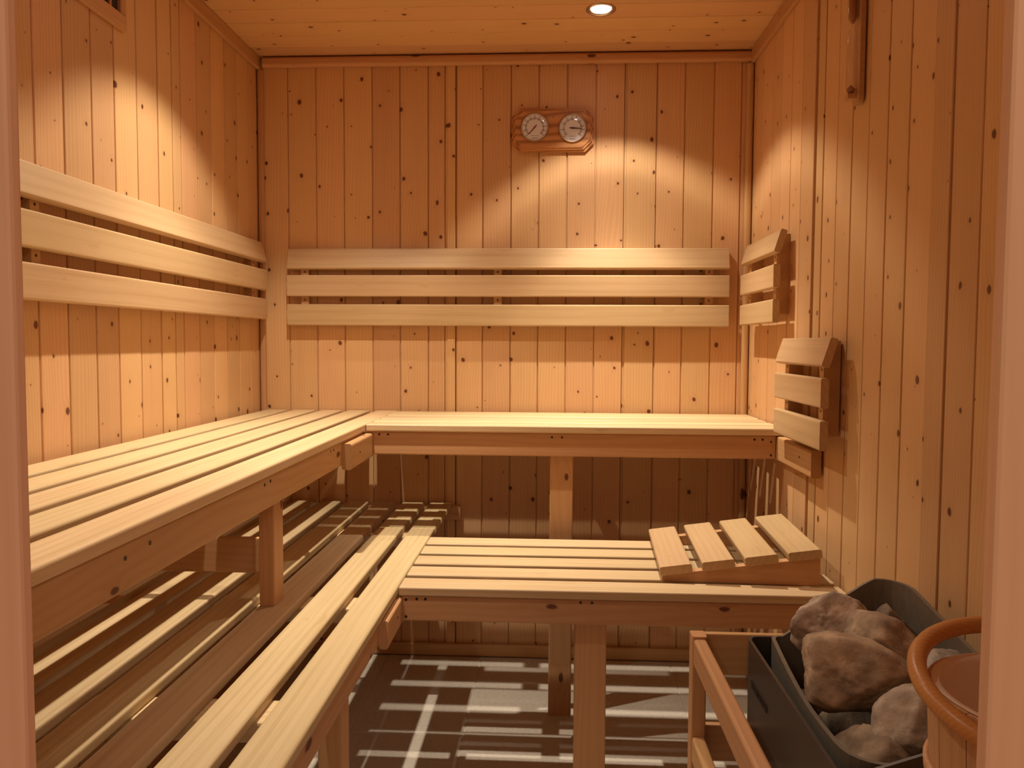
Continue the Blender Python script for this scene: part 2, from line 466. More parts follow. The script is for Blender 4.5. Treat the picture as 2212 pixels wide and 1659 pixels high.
# trims
def trim(name, lo, hi, axis, r=0.004, seg=2, mat='frame'):
    return struct(bar(name, lo, hi, axis, mat, None, r, seg))
trim('baseboard_back', (XL, YB - 0.016, 0.002), (XR, YB, 0.044), 'X', 0.005)
trim('baseboard_left', (XL, YF + 0.015, 0.002), (XL + 0.016, YB - 0.018, 0.044), 'Y', 0.005)
trim('baseboard_right', (XR - 0.016, YF + 0.015, 0.002), (XR, YB - 0.018, 0.044), 'Y', 0.005)
trim('trim_1', (XL + 0.024, YB - 0.026, ZC - 0.036), (XR - 0.012, YB, ZC - 0.004), 'X', 0.010, 4)
trim('trim_2', (XL, YF + 0.015, ZC - 0.042), (XL + 0.014, YB - 0.001, ZC - 0.001), 'Y', 0.003)
trim('trim_3', (XR - 0.014, YF + 0.015, ZC - 0.042), (XR, YB - 0.001, ZC - 0.001), 'Y', 0.003)
trim('trim_4', (XR - 0.024, YB - 0.022, 0.046), (XR - 0.002, YB, ZC - 0.044), 'Z', 0.009, 4)
trim('trim_5', (XL + 0.003, YB - 0.018, 0.046), (XL + 0.022, YB, ZC - 0.044), 'Z', 0.007, 4)

# ------------------------------------------------------------------ ceiling spots
def beam(ld, curve):
    """reflector lamp: strong core, weaker spill out to the cut-off of the recess"""
    ld.use_nodes = True
    nt = ld.node_tree; N = nt.nodes
    em = N['Emission']
    tc = N.new('ShaderNodeTexCoord'); sp = N.new('ShaderNodeSeparateXYZ'); cr = N.new('ShaderNodeFloatCurve')
    ac = N.new('ShaderNodeMath'); ac.operation = 'ARCCOSINE'
    ng = N.new('ShaderNodeMath'); ng.operation = 'ABSOLUTE'
    dv = N.new('ShaderNodeMath'); dv.operation = 'DIVIDE'; dv.inputs[1].default_value = PI / 2
    nt.links.new(tc.outputs['Normal'], sp.inputs[0]); nt.links.new(sp.outputs[2], ng.inputs[0])
    nt.links.new(ng.outputs[0], ac.inputs[0]); nt.links.new(ac.outputs[0], dv.inputs[0]); nt.links.new(dv.outputs[0], cr.inputs['Value'])
    c = cr.mapping.curves[0]
    c.points[0].location = (0, 1.0); c.points[1].location = (1, 0.25)
    for a, v_ in curve: c.points.new(a / 90, v_)
    cr.mapping.update()
    nt.links.new(cr.outputs[0], em.inputs['Strength'])
def ceiling_spot(x, y, label, tilt_x, tilt_y, power, curve):
    t = thing('ceiling_spotlight', label, 'ceiling light', (x, y, ZC), 'recessed ceiling spots')
    Mx = Matrix.Translation((x, y, ZC)) @ Matrix.Rotation(PI, 4, 'X')
    lathe('trim_ring', [(0.0425, -0.002), (0.0425, 0.002), (0.039, 0.0045), (0.033, 0.003), (0.0305, -0.004)], 'chrome', t, Mx, 40)
    lathe('reflector', [(0.0305, -0.004), (0.029, -0.012), (0.020, -0.030), (0.0, -0.034)], 'chrome', t, Mx, 32)
    disc('bulb', (x, y, ZC - 0.0005), (0, 0, 1), 0.0285, 0.004, 'bulb', t, 28)
    ld = bpy.data.lights.new('spot_light', 'SPOT')
    ld.energy = power; ld.color = SPOT_COL
    ld.spot_size = math.radians(106); ld.spot_blend = 0.32; ld.shadow_soft_size = 0.012
    beam(ld, curve)
    lo = bpy.data.objects.new('spot_light', ld)
    place(lo, Matrix.Translation((x, y, ZC - 0.006)) @ Matrix.Rotation(tilt_y, 4, 'Y') @ Matrix.Rotation(tilt_x, 4, 'X'), t)
    return t
ceiling_spot(0.1287, 2.262, 'lit recessed spotlight with metal ring in the ceiling near the back wall', 0.0, math.radians(-5), SPOT_W, ((14, 0.94), (26, 0.57), (38, 0.150), (45, 0.230), (53, 0.290)))
ceiling_spot(-0.600, 1.860, 'recessed spotlight in the ceiling above the far part of the left upper bench', 0.0, 0.0, SPOT_W, ((14, 0.95), (26, 0.66), (38, 0.33), (53, 0.22)))
ceiling_spot(-0.600, 1.000, 'recessed spotlight in the ceiling close to the door', 0.0, 0.0, SPOT_W * 0.42, ((14, 0.95), (26, 0.60), (38, 0.22), (53, 0.15)))

# ------------------------------------------------------------------ benches
SW, SG, ST = 0.071, 0.0225, 0.020          # slat width, gap, thickness
MOD = SW + SG
def screws(part, pts, nrm, rad=0.0032):
    for p in pts: disc('screw', p, nrm, rad, 0.0008, 'screw', part, 8)
ZU = -0.230 + CZ          # top of the upper benches
ZL = -0.536 + CZ          # top of the lower benches

# upper bench along the left wall
UX = -0.522
t = thing('sauna_bench', 'upper slatted bench running along the left wall', 'bench', (-0.75, 1.6, 0))
for i in range(5):
    x1 = UX - i * MOD
    bar('slat', (x1 - SW, YF + 0.005, ZU - ST), (x1, YB - 0.006, ZU), 'Y', 'bench', t, 0.004, 3)
f = bar('fascia', (UX - 0.030, YF + 0.005, ZU - ST - 0.062), (UX - 0.006, 2.165, ZU - ST), 'Y', 'frame', t, 0.004, 2)
screws(f, [(UX - 0.0063, y, ZU - ST - dz) for y, dz in ((1.83, 0.012), (1.855, 0.012), (1.40, 0.014), (1.43, 0.012), (0.93, 0.02), (0.99, 0.016))], (1, 0, 0))
bar('back_rail', (XL + 0.006, YF + 0.005, ZU - ST - 0.05), (XL + 0.028, YB - 0.006, ZU - ST), 'Y', 'frame', t)
for y in (0.66, 1.895, 2.45):
    bar('joist', (XL + 0.028, y, ZU - ST - 0.040), (UX - 0.030, y + 0.030, ZU - ST), 'X', 'frame', t)
led = bar('ledger', (UX - 0.006, 1.925, ZU - ST - 0.072), (UX + 0.020, 2.159, ZU - ST - 0.006), 'Y', 'frame', t, 0.006, 3)
screws(led, [(UX + 0.0198, 2.01, ZU - ST - 0.038)], (1, 0, 0))
bar('post', (-0.590, 1.528, ZL + 0.0005), (-0.558, 1.583, ZU - ST), 'Z', 'frame', t, 0.003, 2)
bar('stretcher', (XL + 0.002, 1.584, 0.58), (-0.566, 1.598, 0.655), 'X', 'frame', t, 0.003, 2)
bar('wall_ledger', (XL + 0.030, YB - 0.030, ZU - ST - 0.05), (UX - 0.032, YB - 0.004, ZU - ST), 'X', 'frame', t)

# upper bench along the back wall
UYF = 2.150
t = thing('sauna_bench', 'upper slatted bench along the back wall below the long backrest', 'bench', (0.05, 2.37, 0))
for i in range(5):
    y0 = UYF + i * MOD - (0.0185 if i == 4 else 0.0)
    bar('slat', (UX + 0.003, y0, ZU - ST), (XR - 0.006, min(y0 + SW, YB - 0.004), ZU), 'X', 'bench', t, 0.004, 3)
f = bar('fascia', (UX + 0.0065, 2.161, ZU - ST - 0.066), (0.612, 2.183, ZU - ST), 'X', 'frame', t, 0.004, 2)
screws(f, [(x, 2.1612, ZU - ST - dz) for x, dz in ((-0.505, 0.011), (-0.485, 0.009), (-0.460, 0.009), (-0.507, 0.050), (0.0, 0.012), (0.028, 0.012),
       (0.555, 0.012), (0.577, 0.012), (0.600, 0.018), (0.600, 0.055))], (0, -1, 0))
bar('post', (-0.005, 2.186, 0.0), (0.060, 2.224, ZU - ST), 'Z', 'frame', t, 0.003, 2)
for x in (-0.40, 0.0, 0.42):
    bar('joist', (x, 2.226, ZU - ST - 0.040), (x + 0.030, YB - 0.030, ZU - ST), 'Y', 'frame', t)
bar('back_rail', (UX + 0.01, YB - 0.028, ZU - ST - 0.05), (0.60, YB - 0.004, ZU - ST), 'X', 'frame', t)
led = bar('wall_ledger', (0.614, 1.872, ZU - ST - 0.068), (XR - 0.002, 2.560, ZU - ST - 0.002), 'Y', 'frame', t, 0.004, 2)
screws(led, [(0.6142, 1.96, ZU - ST - 0.03)], (-1, 0, 0))

# lower bench along the left wall
LX = -0.335
t = thing('sauna_bench', 'lower slatted bench on the left, nearest slats running towards the camera', 'bench', (-0.56, 1.6, 0))
for i in range(7):
    x1 = LX - i * MOD
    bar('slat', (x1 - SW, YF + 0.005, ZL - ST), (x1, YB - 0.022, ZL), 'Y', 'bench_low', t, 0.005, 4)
f = bar('fascia', (LX - 0.034, YF + 0.005, ZL - ST - 0.056), (LX - 0.010, 1.690, ZL - ST), 'Y', 'frame', t, 0.004, 2)
bar('back_rail', (LX - 6 * MOD - SW + 0.006, YF + 0.005, ZL - ST - 0.05), (LX - 6 * MOD - SW + 0.028, YB - 0.03, ZL - ST), 'Y', 'frame', t)
for y in (1.090, 1.580, 2.190):
    bar('joist', (LX - 6 * MOD - SW + 0.03, y, ZL - ST - 0.032), (LX - 0.036, y + 0.075, ZL - ST), 'X', 'bench', t, 0.004, 2)
for y in (1.300,):
    bar('leg', (-0.402, y, 0.0), (-0.358 if y < 2 else -0.37, y + 0.045, ZL - ST - 0.001), 'Z', 'frame', t, 0.003, 2)
    bar('leg', (LX - 6 * MOD - SW + 0.03, y, 0.0), (LX - 6 * MOD - SW + 0.075, y + 0.045, ZL - ST - 0.034), 'Z', 'frame', t, 0.003, 2)
led = bar('ledger', (LX - 0.010, 1.525, ZL - ST - 0.062), (LX + 0.010, 1.673, ZL - ST - 0.004), 'Y', 'frame', t, 0.006, 3)
screws(led, [(LX + 0.0098, 1.62, ZL - ST - 0.03)], (1, 0, 0))
bar('wall_ledger', (LX - 6 * MOD - SW, YB - 0.022, ZL - 0.060), (LX + 0.030, YB - 0.002, ZL - 0.012), 'X', 'frame', t, 0.003, 2)

# lower bench in front of the back bench
LYF = 1.669
t = thing('sauna_bench', 'lower slatted bench across the room carrying the wedge headrest', 'bench', (0.15, 1.9, 0))
for i in range(5):
    y0 = LYF + i * MOD
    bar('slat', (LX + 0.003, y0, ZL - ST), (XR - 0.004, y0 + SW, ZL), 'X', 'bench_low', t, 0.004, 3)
f = bar('fascia', (LX + 0.008, 1.676, ZL - ST - 0.058), (0.612, 1.698, ZL - ST), 'X', 'frame', t, 0.004, 2)
screws(f, [(x, 1.6762, ZL - ST - dz) for x, dz in ((-0.318, 0.010), (-0.294, 0.008), (-0.275, 0.008), (-0.318, 0.048), (0.065, 0.008), (0.090, 0.008))], (0, -1, 0))
bar('leg', (0.054, 1.700, 0.0), (0.124, 1.738, ZL - ST), 'Z', 'frame', t, 0.003, 2)
bar('back_rail', (LX + 0.008, 2.085, ZL - ST - 0.05), (0.612, 2.107, ZL - ST), 'X', 'frame', t)
bar('leg', (0.064, 2.045, 0.0), (0.124, 2.083, ZL - ST), 'Z', 'frame', t, 0.003, 2)
for x in (-0.16, 0.25, 0.50):
    bar('joist', (x, 1.698, ZL - ST - 0.035), (x + 0.028, 2.085, ZL - ST), 'Y', 'frame', t)
bar('wall_ledger', (0.614, 1.676, ZL - ST - 0.058), (XR - 0.002, 2.107, ZL - ST), 'Y', 'frame', t, 0.003, 2)

# ------------------------------------------------------------------ backrests and wall headrests
def backrest(name, label, cat, origin, u, n, length, zs, battens, dep_b, slat_t=0.019, height=0.068, group=None, batten_z=None, tilt=0.26, bw=0.026):
    """u along the rest, n out of the wall; zs = bottoms of the slats (top one leans back)"""
    U, Nn, Zv = Vector(u), Vector(n), Vector((0, 0, 1))
    Mt = Matrix(((U.x, -Nn.x, 0, origin[0]), (U.y, -Nn.y, 0, origin[1]), (0, 0, 1, origin[2]), (0, 0, 0, 1)))
    if U.cross(-Nn).z < 0:      # keep it right-handed
        Mt = Matrix(((-U.x, -Nn.x, 0, origin[0] + U.x * length), (-U.y, -Nn.y, 0, origin[1] + U.y * length), (0, 0, 1, origin[2]), (0, 0, 0, 1)))
        battens = [length - b_ for b_ in battens]
    t = thing(name, label, cat, Mt, group)
    for k, z in enumerate(zs):
        top = (k == len(zs) - 1)
        back = 0.0
        if top:
            # lean about the slat's lower edge, away from the room
            pre = Mt @ Matrix.Translation((0, -(dep_b + slat_t), z)) @ Matrix.Rotation(-tilt, 4, 'X') @ Matrix.Translation((0, dep_b + slat_t, -z))
        else:
            pre = Mt
        bar('slat', (0, -dep_b - slat_t, z), (length, -dep_b, z + height), 'X', 'rest', t, 0.004, 3, pre=pre)
    z0, z1 = batten_z or (zs[0] + 0.015, zs[-1] + height * 0.75)
    for b_ in battens:
        # batten with its upper front corner cut back to carry the leaning slat
        w = bw; cut = zs[-1] - 0.004
        dtop = max(0.004, dep_b - math.tan(tilt) * (z1 - cut))
        pr = [(0, z0), (-dep_b, z0), (-dep_b, cut), (-dtop, z1), (0, z1)]
        v, ff = extrude_x(pr, w)
        o = mesh_obj('batten', v, ff, 'frame', t, Mt @ Matrix.Translation((b_, 0, 0)))
        for zz in zs[1:]:
            disc('screw', Mt @ Vector((b_, -dep_b, zz - 0.010)), Nn, 0.003, 0.0008, 'screw', o, 8)
    return t
backrest('backrest', 'three-slat wooden backrest on the left wall above the upper bench', 'backrest',
         (XL, 0.75, CZ), (0, 1, 0), (1, 0, 0), 1.800, [0.073, 0.168, 0.2625], [0.10, 0.668, 1.73], 0.024)
backrest('backrest', 'long three-slat wooden backrest on the back wall under the twin gauges', 'backrest',
         (-0.882, YB, CZ), (1, 0, 0), (0, -1, 0), 1.449, [0.054, 0.150, 0.2425], [0.055, 0.700, 1.388], 0.022, height=0.0705)
backrest('wall_headrest', 'higher small three-slat headrest on the right wall in the far corner', 'headrest',
         (XR, 2.125, CZ), (0, 1, 0), (-1, 0, 0), 0.368, [0.0575, 0.1505, 0.2470], [0.050, 0.318], 0.036, slat_t=0.018, height=0.063,
         group='wall headrests', batten_z=(0.082, 0.298), tilt=0.30)
backrest('wall_headrest', 'lower small three-slat headrest on the right wall at the upper bench end', 'headrest',
         (XR, 1.735, CZ), (0, 1, 0), (-1, 0, 0), 0.357, [-0.2345, -0.1405, -0.0470], [0.050, 0.307], 0.036, slat_t=0.018, height=0.066,
         group='wall headrests', batten_z=(-0.205, 0.008), tilt=0.30)

# ------------------------------------------------------------------ wedge headrest lying on the lower bench
Mw = Matrix.Translation((0.2515, 1.752, ZL)) @ Matrix.Rotation(math.radians(-3.0), 4, 'Z')
t = thing('wedge_headrest', 'wedge-shaped four-slat wooden headrest lying on the lower bench', 'headrest', Mw)
WL, WD = 0.345, 0.355
ang = math.atan2(0.052, WL)
for y0 in (0.004, WD - 0.028):
    pr = [(0.0, 0.0005), (WL, 0.0005), (WL, 0.064), (0.0, 0.0125)]
    v = [(x, y0, z) for x, z in pr] + [(x, y0 + 0.024, z) for x, z in pr]
    mesh_obj('side_board', v, [(0, 1, 2, 3), (7, 6, 5, 4), (0, 4, 5, 1), (1, 5, 6, 2), (2, 6, 7, 3), (3, 7, 4, 0)], 'frame', t, Mw)
for k in range(4):
    s0 = -0.004 + k * 0.0945
    pre = Mw @ Matrix.Translation((0, 0, 0.0130)) @ Matrix.Rotation(-ang, 4, 'Y')
    bar('slat', (s0, -0.004, 0.0), (s0 + 0.072, WD + 0.004, 0.020), 'Y', 'rest', t, 0.005, 4, pre=pre)

# ------------------------------------------------------------------ thermometer and hygrometer on one board
def dial(t, cx, cz, y, needle, angle, ticks):
    f_ = Matrix.Translation((cx, y, cz)) @ Matrix.Rotation(PI / 2, 4, 'X')     # local z -> -Y, local y -> Z
    d0 = lathe('dial', [(0.0, 0.0015), (0.0425, 0.0015), (0.0425, 0.0)], 'dial', t, f_, 48, False)
    lathe('bezel', [(0.0425, 0.0), (0.0425, 0.0045), (0.0445, 0.0055), (0.0462, 0.0045), (0.0462, 0.0)], 'brass', t, f_, 48)
    # scale band: a flat ring sector
    v, ff = [], []
    for k in range(41):
        a = math.radians(225 - 270 * k / 40)
        v += [(0.0255 * math.cos(a), 0.0255 * math.sin(a), 0.0018), (0.0315 * math.cos(a), 0.0315 * math.sin(a), 0.0018)]
    ff = [(2 * k, 2 * k + 1, 2 * k + 3, 2 * k + 2) for k in range(40)]
    mesh_obj('scale_band', v, ff, 'dialband', d0, f_)
    def stroke(r0, r1, a, w, z=0.0020):
        c, s = math.cos(a), math.sin(a)
        return [(r0 * c - w * s, r0 * s + w * c, z), (r1 * c - w * s, r1 * s + w * c, z), (r1 * c + w * s, r1 * s - w * c, z), (r0 * c + w * s, r0 * s - w * c, z)]
    v, ff = [], []
    for a in ticks:
        v += stroke(0.0250, 0.0335, math.radians(a), 0.0009); n = len(v); ff.append((n - 4, n - 3, n - 2, n - 1))
        v += stroke(0.0360, 0.0385, math.radians(a), 0.0016); n = len(v); ff.append((n - 4, n - 3, n - 2, n - 1))
    for a in range(-45, 226, 6):
        v += stroke(0.0300, 0.0315, math.radians(a), 0.0002); n = len(v); ff.append((n - 4, n - 3, n - 2, n - 1))
    mesh_obj('scale_print', v, ff, 'ink', d0, f_)
    # two lines of small print at the foot of the dial
    rnd = random.Random(int(cx * 1000))
    v, ff = [], []
    x = -0.0115
    while x < 0.0115:
        w = rnd.uniform(0.0006, 0.0014)
        h = rnd.uniform(0.0009, 0.0015)
        v += [(x, -0.0268, 0.002), (x + w, -0.0268, 0.002), (x + w, -0.0268 + h, 0.002), (x, -0.0268 + h, 0.002)]
        n = len(v); ff.append((n - 4, n - 3, n - 2, n - 1)); x += w + 0.0003
    x = -0.009
    for k in range(6):
        for q in range(2):
            xx = x + q * 0.0013
            v += [(xx, -0.0362, 0.002), (xx + 0.0007, -0.0362, 0.002), (xx + 0.0007, -0.0330, 0.002), (xx, -0.0330, 0.002)]
            n = len(v); ff.append((n - 4, n - 3, n - 2, n - 1))
        zz = -0.0362 + rnd.choice((0.0, 0.0013, 0.0026))
        v += [(x, zz, 0.002), (x + 0.002, zz, 0.002), (x + 0.002, zz + 0.0006, 0.002), (x, zz + 0.0006, 0.002)]
        n = len(v); ff.append((n - 4, n - 3, n - 2, n - 1)); x += 0.0031
    mesh_obj('small_print', v, ff, 'ink', d0, f_)
    a = math.radians(angle)
    def P(r, s, z): return (r * math.cos(a) - s * math.sin(a), r * math.sin(a) + s * math.cos(a), z)
    pr = [P(-0.010, 0.0014, 0), P(-0.003, 0.0014, 0), P(-0.001, 0.0032, 0), P(0.002, 0.0020, 0), P(0.028, 0.0009, 0), P(0.028, -0.0009, 0),
          P(0.002, -0.0020, 0), P(-0.001, -0.0032, 0), P(-0.003, -0.0014, 0), P(-0.010, -0.0014, 0)]
    v = [(x_, y_, 0.0035) for x_, y_, _ in pr] + [(x_, y_, 0.0043) for x_, y_, _ in pr]
    n = len(pr)
    ff = [(i, (i + 1) % n, n + (i + 1) % n, n + i) for i in range(n)] + [tuple(range(n - 1, -1, -1)), tuple(range(n, 2 * n))]
    nd = mesh_obj('needle', v, ff, needle, t, f_)
    prof = [(0.0425, 0.0046)]
    for k in range(1, 9):
        b_ = PI / 2 * k / 8
        prof.append((0.0425 * math.cos(b_), 0.0046 + 0.0095 * math.sin(b_)))
    lathe('glass', prof, 'glass', t, f_, 40)

gx, gz, gy = -0.0055, 0.6935 + CZ, 2.580
t = thing('sauna_gauge', 'wooden board with round thermometer and hygrometer dials on the back wall', 'thermometer', (gx, YB, gz))
hw, hh, ch = 0.1335, 0.0700, 0.027
octo = [(-hw + ch, -hh), (hw - ch, -hh), (hw, -hh + ch), (hw, hh - ch), (hw - ch, hh), (-hw + ch, hh), (-hw, hh - ch), (-hw, -hh + ch)]
v = []
lay = ((0.0, 1.0), (0.0105, 1.0), (0.0105, 0.970), (0.0165, 0.955), (0.0165, 0.928), (0.020, 0.918))
for d_, s_ in lay:
    for x, z in octo: v.append((x - math.copysign(hw * (1 - s_), x), -d_, z - math.copysign(hw * (1 - s_), z)))
ff = []
for l in range(len(lay) - 1):
    ff += [(l * 8 + i, l * 8 + (i + 1) % 8, l * 8 + 8 + (i + 1) % 8, l * 8 + 8 + i) for i in range(8)]
ff += [tuple(range(8)), tuple(range((len(lay) - 1) * 8, len(lay) * 8))]
mesh_obj('board', v, ff, 'oak', t, Matrix.Translation((gx, YB, gz)))
disc('screw', (gx + 0.001, gy, gz + 0.041), (0, -1, 0), 0.0042, 0.0012, 'chrome', t, 12)
disc('screw_slot', (gx + 0.001, gy - 0.001, gz + 0.041), (0, -1, 0), 0.0022, 0.0008, 'ink', t, 8)
dial(t, -0.0640, 0.7000 + CZ, gy, 'red', 229, [225, 197, 168, 142, 115, 90, 62, 32, 5, -18, -42])
dial(t, 0.0590, 0.6965 + CZ, gy, 'black', -4, [225, 188, 153, 122, 93, 70, 42, 12, -8, -42])

# ------------------------------------------------------------------ sand timer on the right wall
hy, hz = 1.700, 0.664 + CZ
t = thing('sand_timer', 'glass sand timer on a narrow wooden plate on the right wall', 'hourglass', (XR, hy, hz))
pr = []
for a0, cy, cz_ in ((0, 0.008, 0.150), (90, -0.008, 0.150), (180, -0.008, -0.150), (270, 0.008, -0.150)):
    for k in range(5):
        a = math.radians(a0 + 90 * k / 4)
        pr.append((cy + 0.011 * math.cos(a), cz_ + 0.011 * math.sin(a)))
n = len(pr)
v = [(XR, hy + y_, hz + z_) for y_, z_ in pr] + [(XR - 0.010, hy + y_, hz + z_) for y_, z_ in pr]
mesh_obj('back_plate', v, [(i, (i + 1) % n, n + (i + 1) % n, n + i) for i in range(n)] + [tuple(range(n)), tuple(range(n, 2 * n))], 'frame', t)
for dz in (-0.152, 0.142):
    bar('holder', (XR - 0.030, hy - 0.010, hz + dz), (XR - 0.010, hy + 0.010, hz + dz + 0.012), 'X', 'frame', t, 0.004, 3)
gp = []
for z_, r_ in ((-0.141, 0.001), (-0.139, 0.006), (-0.134, 0.0085), (-0.125, 0.0092), (-0.022, 0.0092), (-0.012, 0.0080), (-0.005, 0.0035), (0.0, 0.0016)):
    gp.append((r_, z_))
gp = gp + [(r_, -z_) for r_, z_ in reversed(gp[:-1])]
Mg = Matrix.Translation((XR - 0.0205, hy, hz))
lathe('glass_tube', gp, 'glass', t, Mg, 20)
lathe('sand', [(0.0, -0.138), (0.0055, -0.138), (0.0082, -0.133), (0.0084, -0.130), (0.0, -0.121)], 'sand', t, Mg, 16)
lathe('sand', [(0.0, 0.003), (0.003, 0.005), (0.0074, 0.013), (0.0084, 0.023), (0.0084, 0.100), (0.0, 0.100)], 'sand', t, Mg, 16)

# ------------------------------------------------------------------ vent with frame high on the left wall
vy0, vy1, vz0, vz1 = 1.455, 1.752, 0.7385 + CZ, 0.865 + CZ
t = thing('wall_vent', 'framed ventilation opening high on the left wall', 'vent', (XL, 1.6, 0.80 + CZ))
fw = 0.036
bar('frame_rail', (XL, vy0 - 0.022, vz0 - fw), (XL + 0.011, vy1 + 0.022, vz0), 'Y', 'frame', t, 0.002)
bar('frame_rail', (XL, vy0 - 0.022, vz1), (XL + 0.011, vy1 + 0.022, vz1 + fw - 0.006), 'Y', 'frame', t, 0.002)
for a, b2 in ((vy0 - 0.022, vy0), (vy1, vy1 + 0.022)):
    bar('frame_stile', (XL, a, vz0), (XL + 0.011, b2, vz1), 'Z', 'frame', t, 0.002)
box('opening', (XL, vy0, vz0), (XL + 0.0012, vy1, vz1), 'dark', t)  # flat sheet over the planks, coloured dark for the shade inside the vent
bar('slider', (XL + 0.0012, 1.715, vz0), (XL + 0.007, 1.722, vz1), 'Z', 'frame', t, 0.001)

# ------------------------------------------------------------------ heater
def shell(name, outline, rim, zbot, th, mat, parent):
    """upright sheet-metal wall along a closed outline with a rim of varying height"""
    n = len(outline)
    nrm = []
    for i in range(n):
        a, b_ = Vector(outline[i - 1]), Vector(outline[(i + 1) % n]); d_ = (b_ - a).normalized()
        nrm.append(Vector((-d_.y, d_.x)))
    v = []
    for i, (x, y) in enumerate(outline): v.append((x, y, zbot))
    for i, (x, y) in enumerate(outline): v.append((x, y, rim(x, y)))
    for i, (x, y) in enumerate(outline): v.append((x + nrm[i].x * th, y + nrm[i].y * th, rim(x, y)))
    for i, (x, y) in enumerate(outline): v.append((x + nrm[i].x * th, y + nrm[i].y * th, zbot))
    ff = []
    for l in range(3):
        ff += [(l * n + i, l * n + (i + 1) % n, (l + 1) * n + (i + 1) % n, (l + 1) * n + i) for i in range(n)]
    ff += [(3 * n + i, 3 * n + (i + 1) % n, (i + 1) % n, i) for i in range(n)]
    return mesh_obj(name, v, ff, mat, parent)
def round_poly(pts, rads, seg=6):
    out = []
    n = len(pts)
    for i in range(n):
        p = Vector(pts[i]); a = (Vector(pts[i - 1]) - p); b_ = (Vector(pts[(i + 1) % n]) - p); r = rads[i]
        la, lb = a.length, b_.length
        A, B = p + a.normalized() * min(r, la * 0.49), p + b_.normalized() * min(r, lb * 0.49)
        for k in range(seg + 1):
            q = k / seg
            out.append(tuple((1 - q) ** 2 * A + 2 * q * (1 - q) * p + q * q * B))
    return out
def sstep(a, b_, x):
    q = max(0, min(1, (x - a) / (b_ - a))); return q * q * (3 - 2 * q)
heater = thing('sauna_heater', 'dark steel sauna heater open at the top and filled with stones', 'heater', (0.47, 1.12, 0))
outer = round_poly([(0.338, 1.343), (0.338, 0.905), (0.615, 0.905), (0.615, 1.343)], [0.022, 0.02, 0.02, 0.03])
inner = round_poly([(0.377, 1.338), (0.362, 1.20), (0.352, 1.06), (0.360, 0.922), (0.590, 0.922), (0.590, 1.338)], [0.02, 0.12, 0.10, 0.055, 0.03, 0.06])
def rim_o(x, y):
    base = CZ - 0.503
    return base + 0.085 * sstep(0.36, 0.60, x) * (1.0 if y < 1.0 else sstep(1.30, 1.0, y)) - (0.012 if x < 0.345 else 0.0) * (1 - abs((y - 1.12) / 0.22))
def rim_i(x, y):
    r_ = CZ - 0.499 + 0.104 * sstep(0.43, 0.555, x)
    if y < 1.0: r_ -= 0.06 * sstep(0.43, 0.555, x) * sstep(1.05, 0.92, y)
    return r_
oc = shell('outer_casing', outer, rim_o, 0.10, 0.0050, 'steel', heater)
shell('stone_basket', inner, rim_i, 0.12, 0.0065, 'steel2', heater)
box('basket_floor', (0.372, 0.935, 0.36), (0.578, 1.322, 0.366), 'steel', heater)
box('base_plate', (0.345, 0.912, 0.10), (0.608, 1.336, 0.112), 'steel', heater)
box('wall_bracket', (0.615, 1.00, 0.20), (XR, 1.25, 0.45), 'steel', heater)
# embossed lettering on the side, too worn to read
rnd = random.Random(3)
v, ff = [], []
y_ = 1.300
for k in range(6):
    h = 0.012
    zb = CZ - 0.575
    for q in range(2):
        yy0 = y_ - q * 0.0075
        b0 = len(v)
        for dx in (0, -0.0018):
            v += [(0.338 + dx, yy0, zb), (0.338 + dx, yy0 - 0.0025, zb), (0.338 + dx, yy0 - 0.0025, zb + h), (0.338 + dx, yy0, zb + h)]
        ff += [(b0, b0 + 1, b0 + 2, b0 + 3), (b0 + 4, b0 + 5, b0 + 6, b0 + 7)] + [(b0 + i, b0 + (i + 1) % 4, b0 + 4 + (i + 1) % 4, b0 + 4 + i) for i in range(4)]
    y_ -= 0.0165
mesh_obj('embossed_mark', v, ff, 'steel', heater)

# stones
def rock(name, label, px, size, rot, seed, tint=(1, 1), sub=5):
    rnd = random.Random(seed)
    bm = bmesh.new(); bmesh.ops.create_icosphere(bm, subdivisions=sub, radius=1.0)
    planes = []
    for k in range(11):
        n_ = Vector((rnd.gauss(0, 1), rnd.gauss(0, 1), rnd.gauss(0, 1))).normalized()
        planes.append((n_, rnd.uniform(0.62, 0.95)))
    for v_ in bm.verts:
        d_ = v_.co.normalized(); r_ = 1.15
        for n_, h_ in planes:
            q = n_.dot(d_)
            if q > 0.05: r_ = min(r_, h_ / q)
        r_ += 0.055 * noise.fractal(d_ * 2.2 + Vector((seed, 0, 0)), 1.0, 2.0, 4) + 0.030 * noise.fractal(d_ * 7 + Vector((0, seed, 0)), 1.0, 2.0, 3)
        v_.co = Vector((d_.x * size[0], d_.y * size[1], d_.z * size[2])) * r_
    for f_ in bm.faces: f_.smooth = True
    me = bpy.data.meshes.new(name); bm.to_mesh(me); bm.free()
    me.materials.append(M['stone'])
    o = bpy.data.objects.new(name, me)
    from mathutils import Euler
    place(o, Matrix.Translation((px[0], px[1], px[2] + CZ)) @ Euler([math.radians(a) for a in rot]).to_matrix().to_4x4())
    o.color = (tint[0], tint[1], 1, 1)
    return tag(o, label, 'stone', 'stones in the heater')
rock('heater_stone', 'tall pinkish stone in the far left corner of the heater', (0.443, 1.255, -0.452), (0.066, 0.050, 0.054), (0, 20, 15), 11, (1.75, 0.70))
rock('heater_stone', 'largest broad brown stone in the middle of the heater', (0.424, 1.105, -0.468), (0.082, 0.060, 0.046), (10, 8, -12), 24, (1.45, 0.95))
rock('heater_stone', 'flat light brown stone behind the largest one in the heater', (0.505, 1.180, -0.463), (0.082, 0.055, 0.046), (0, 14, -25), 35, (1.6, 0.9))
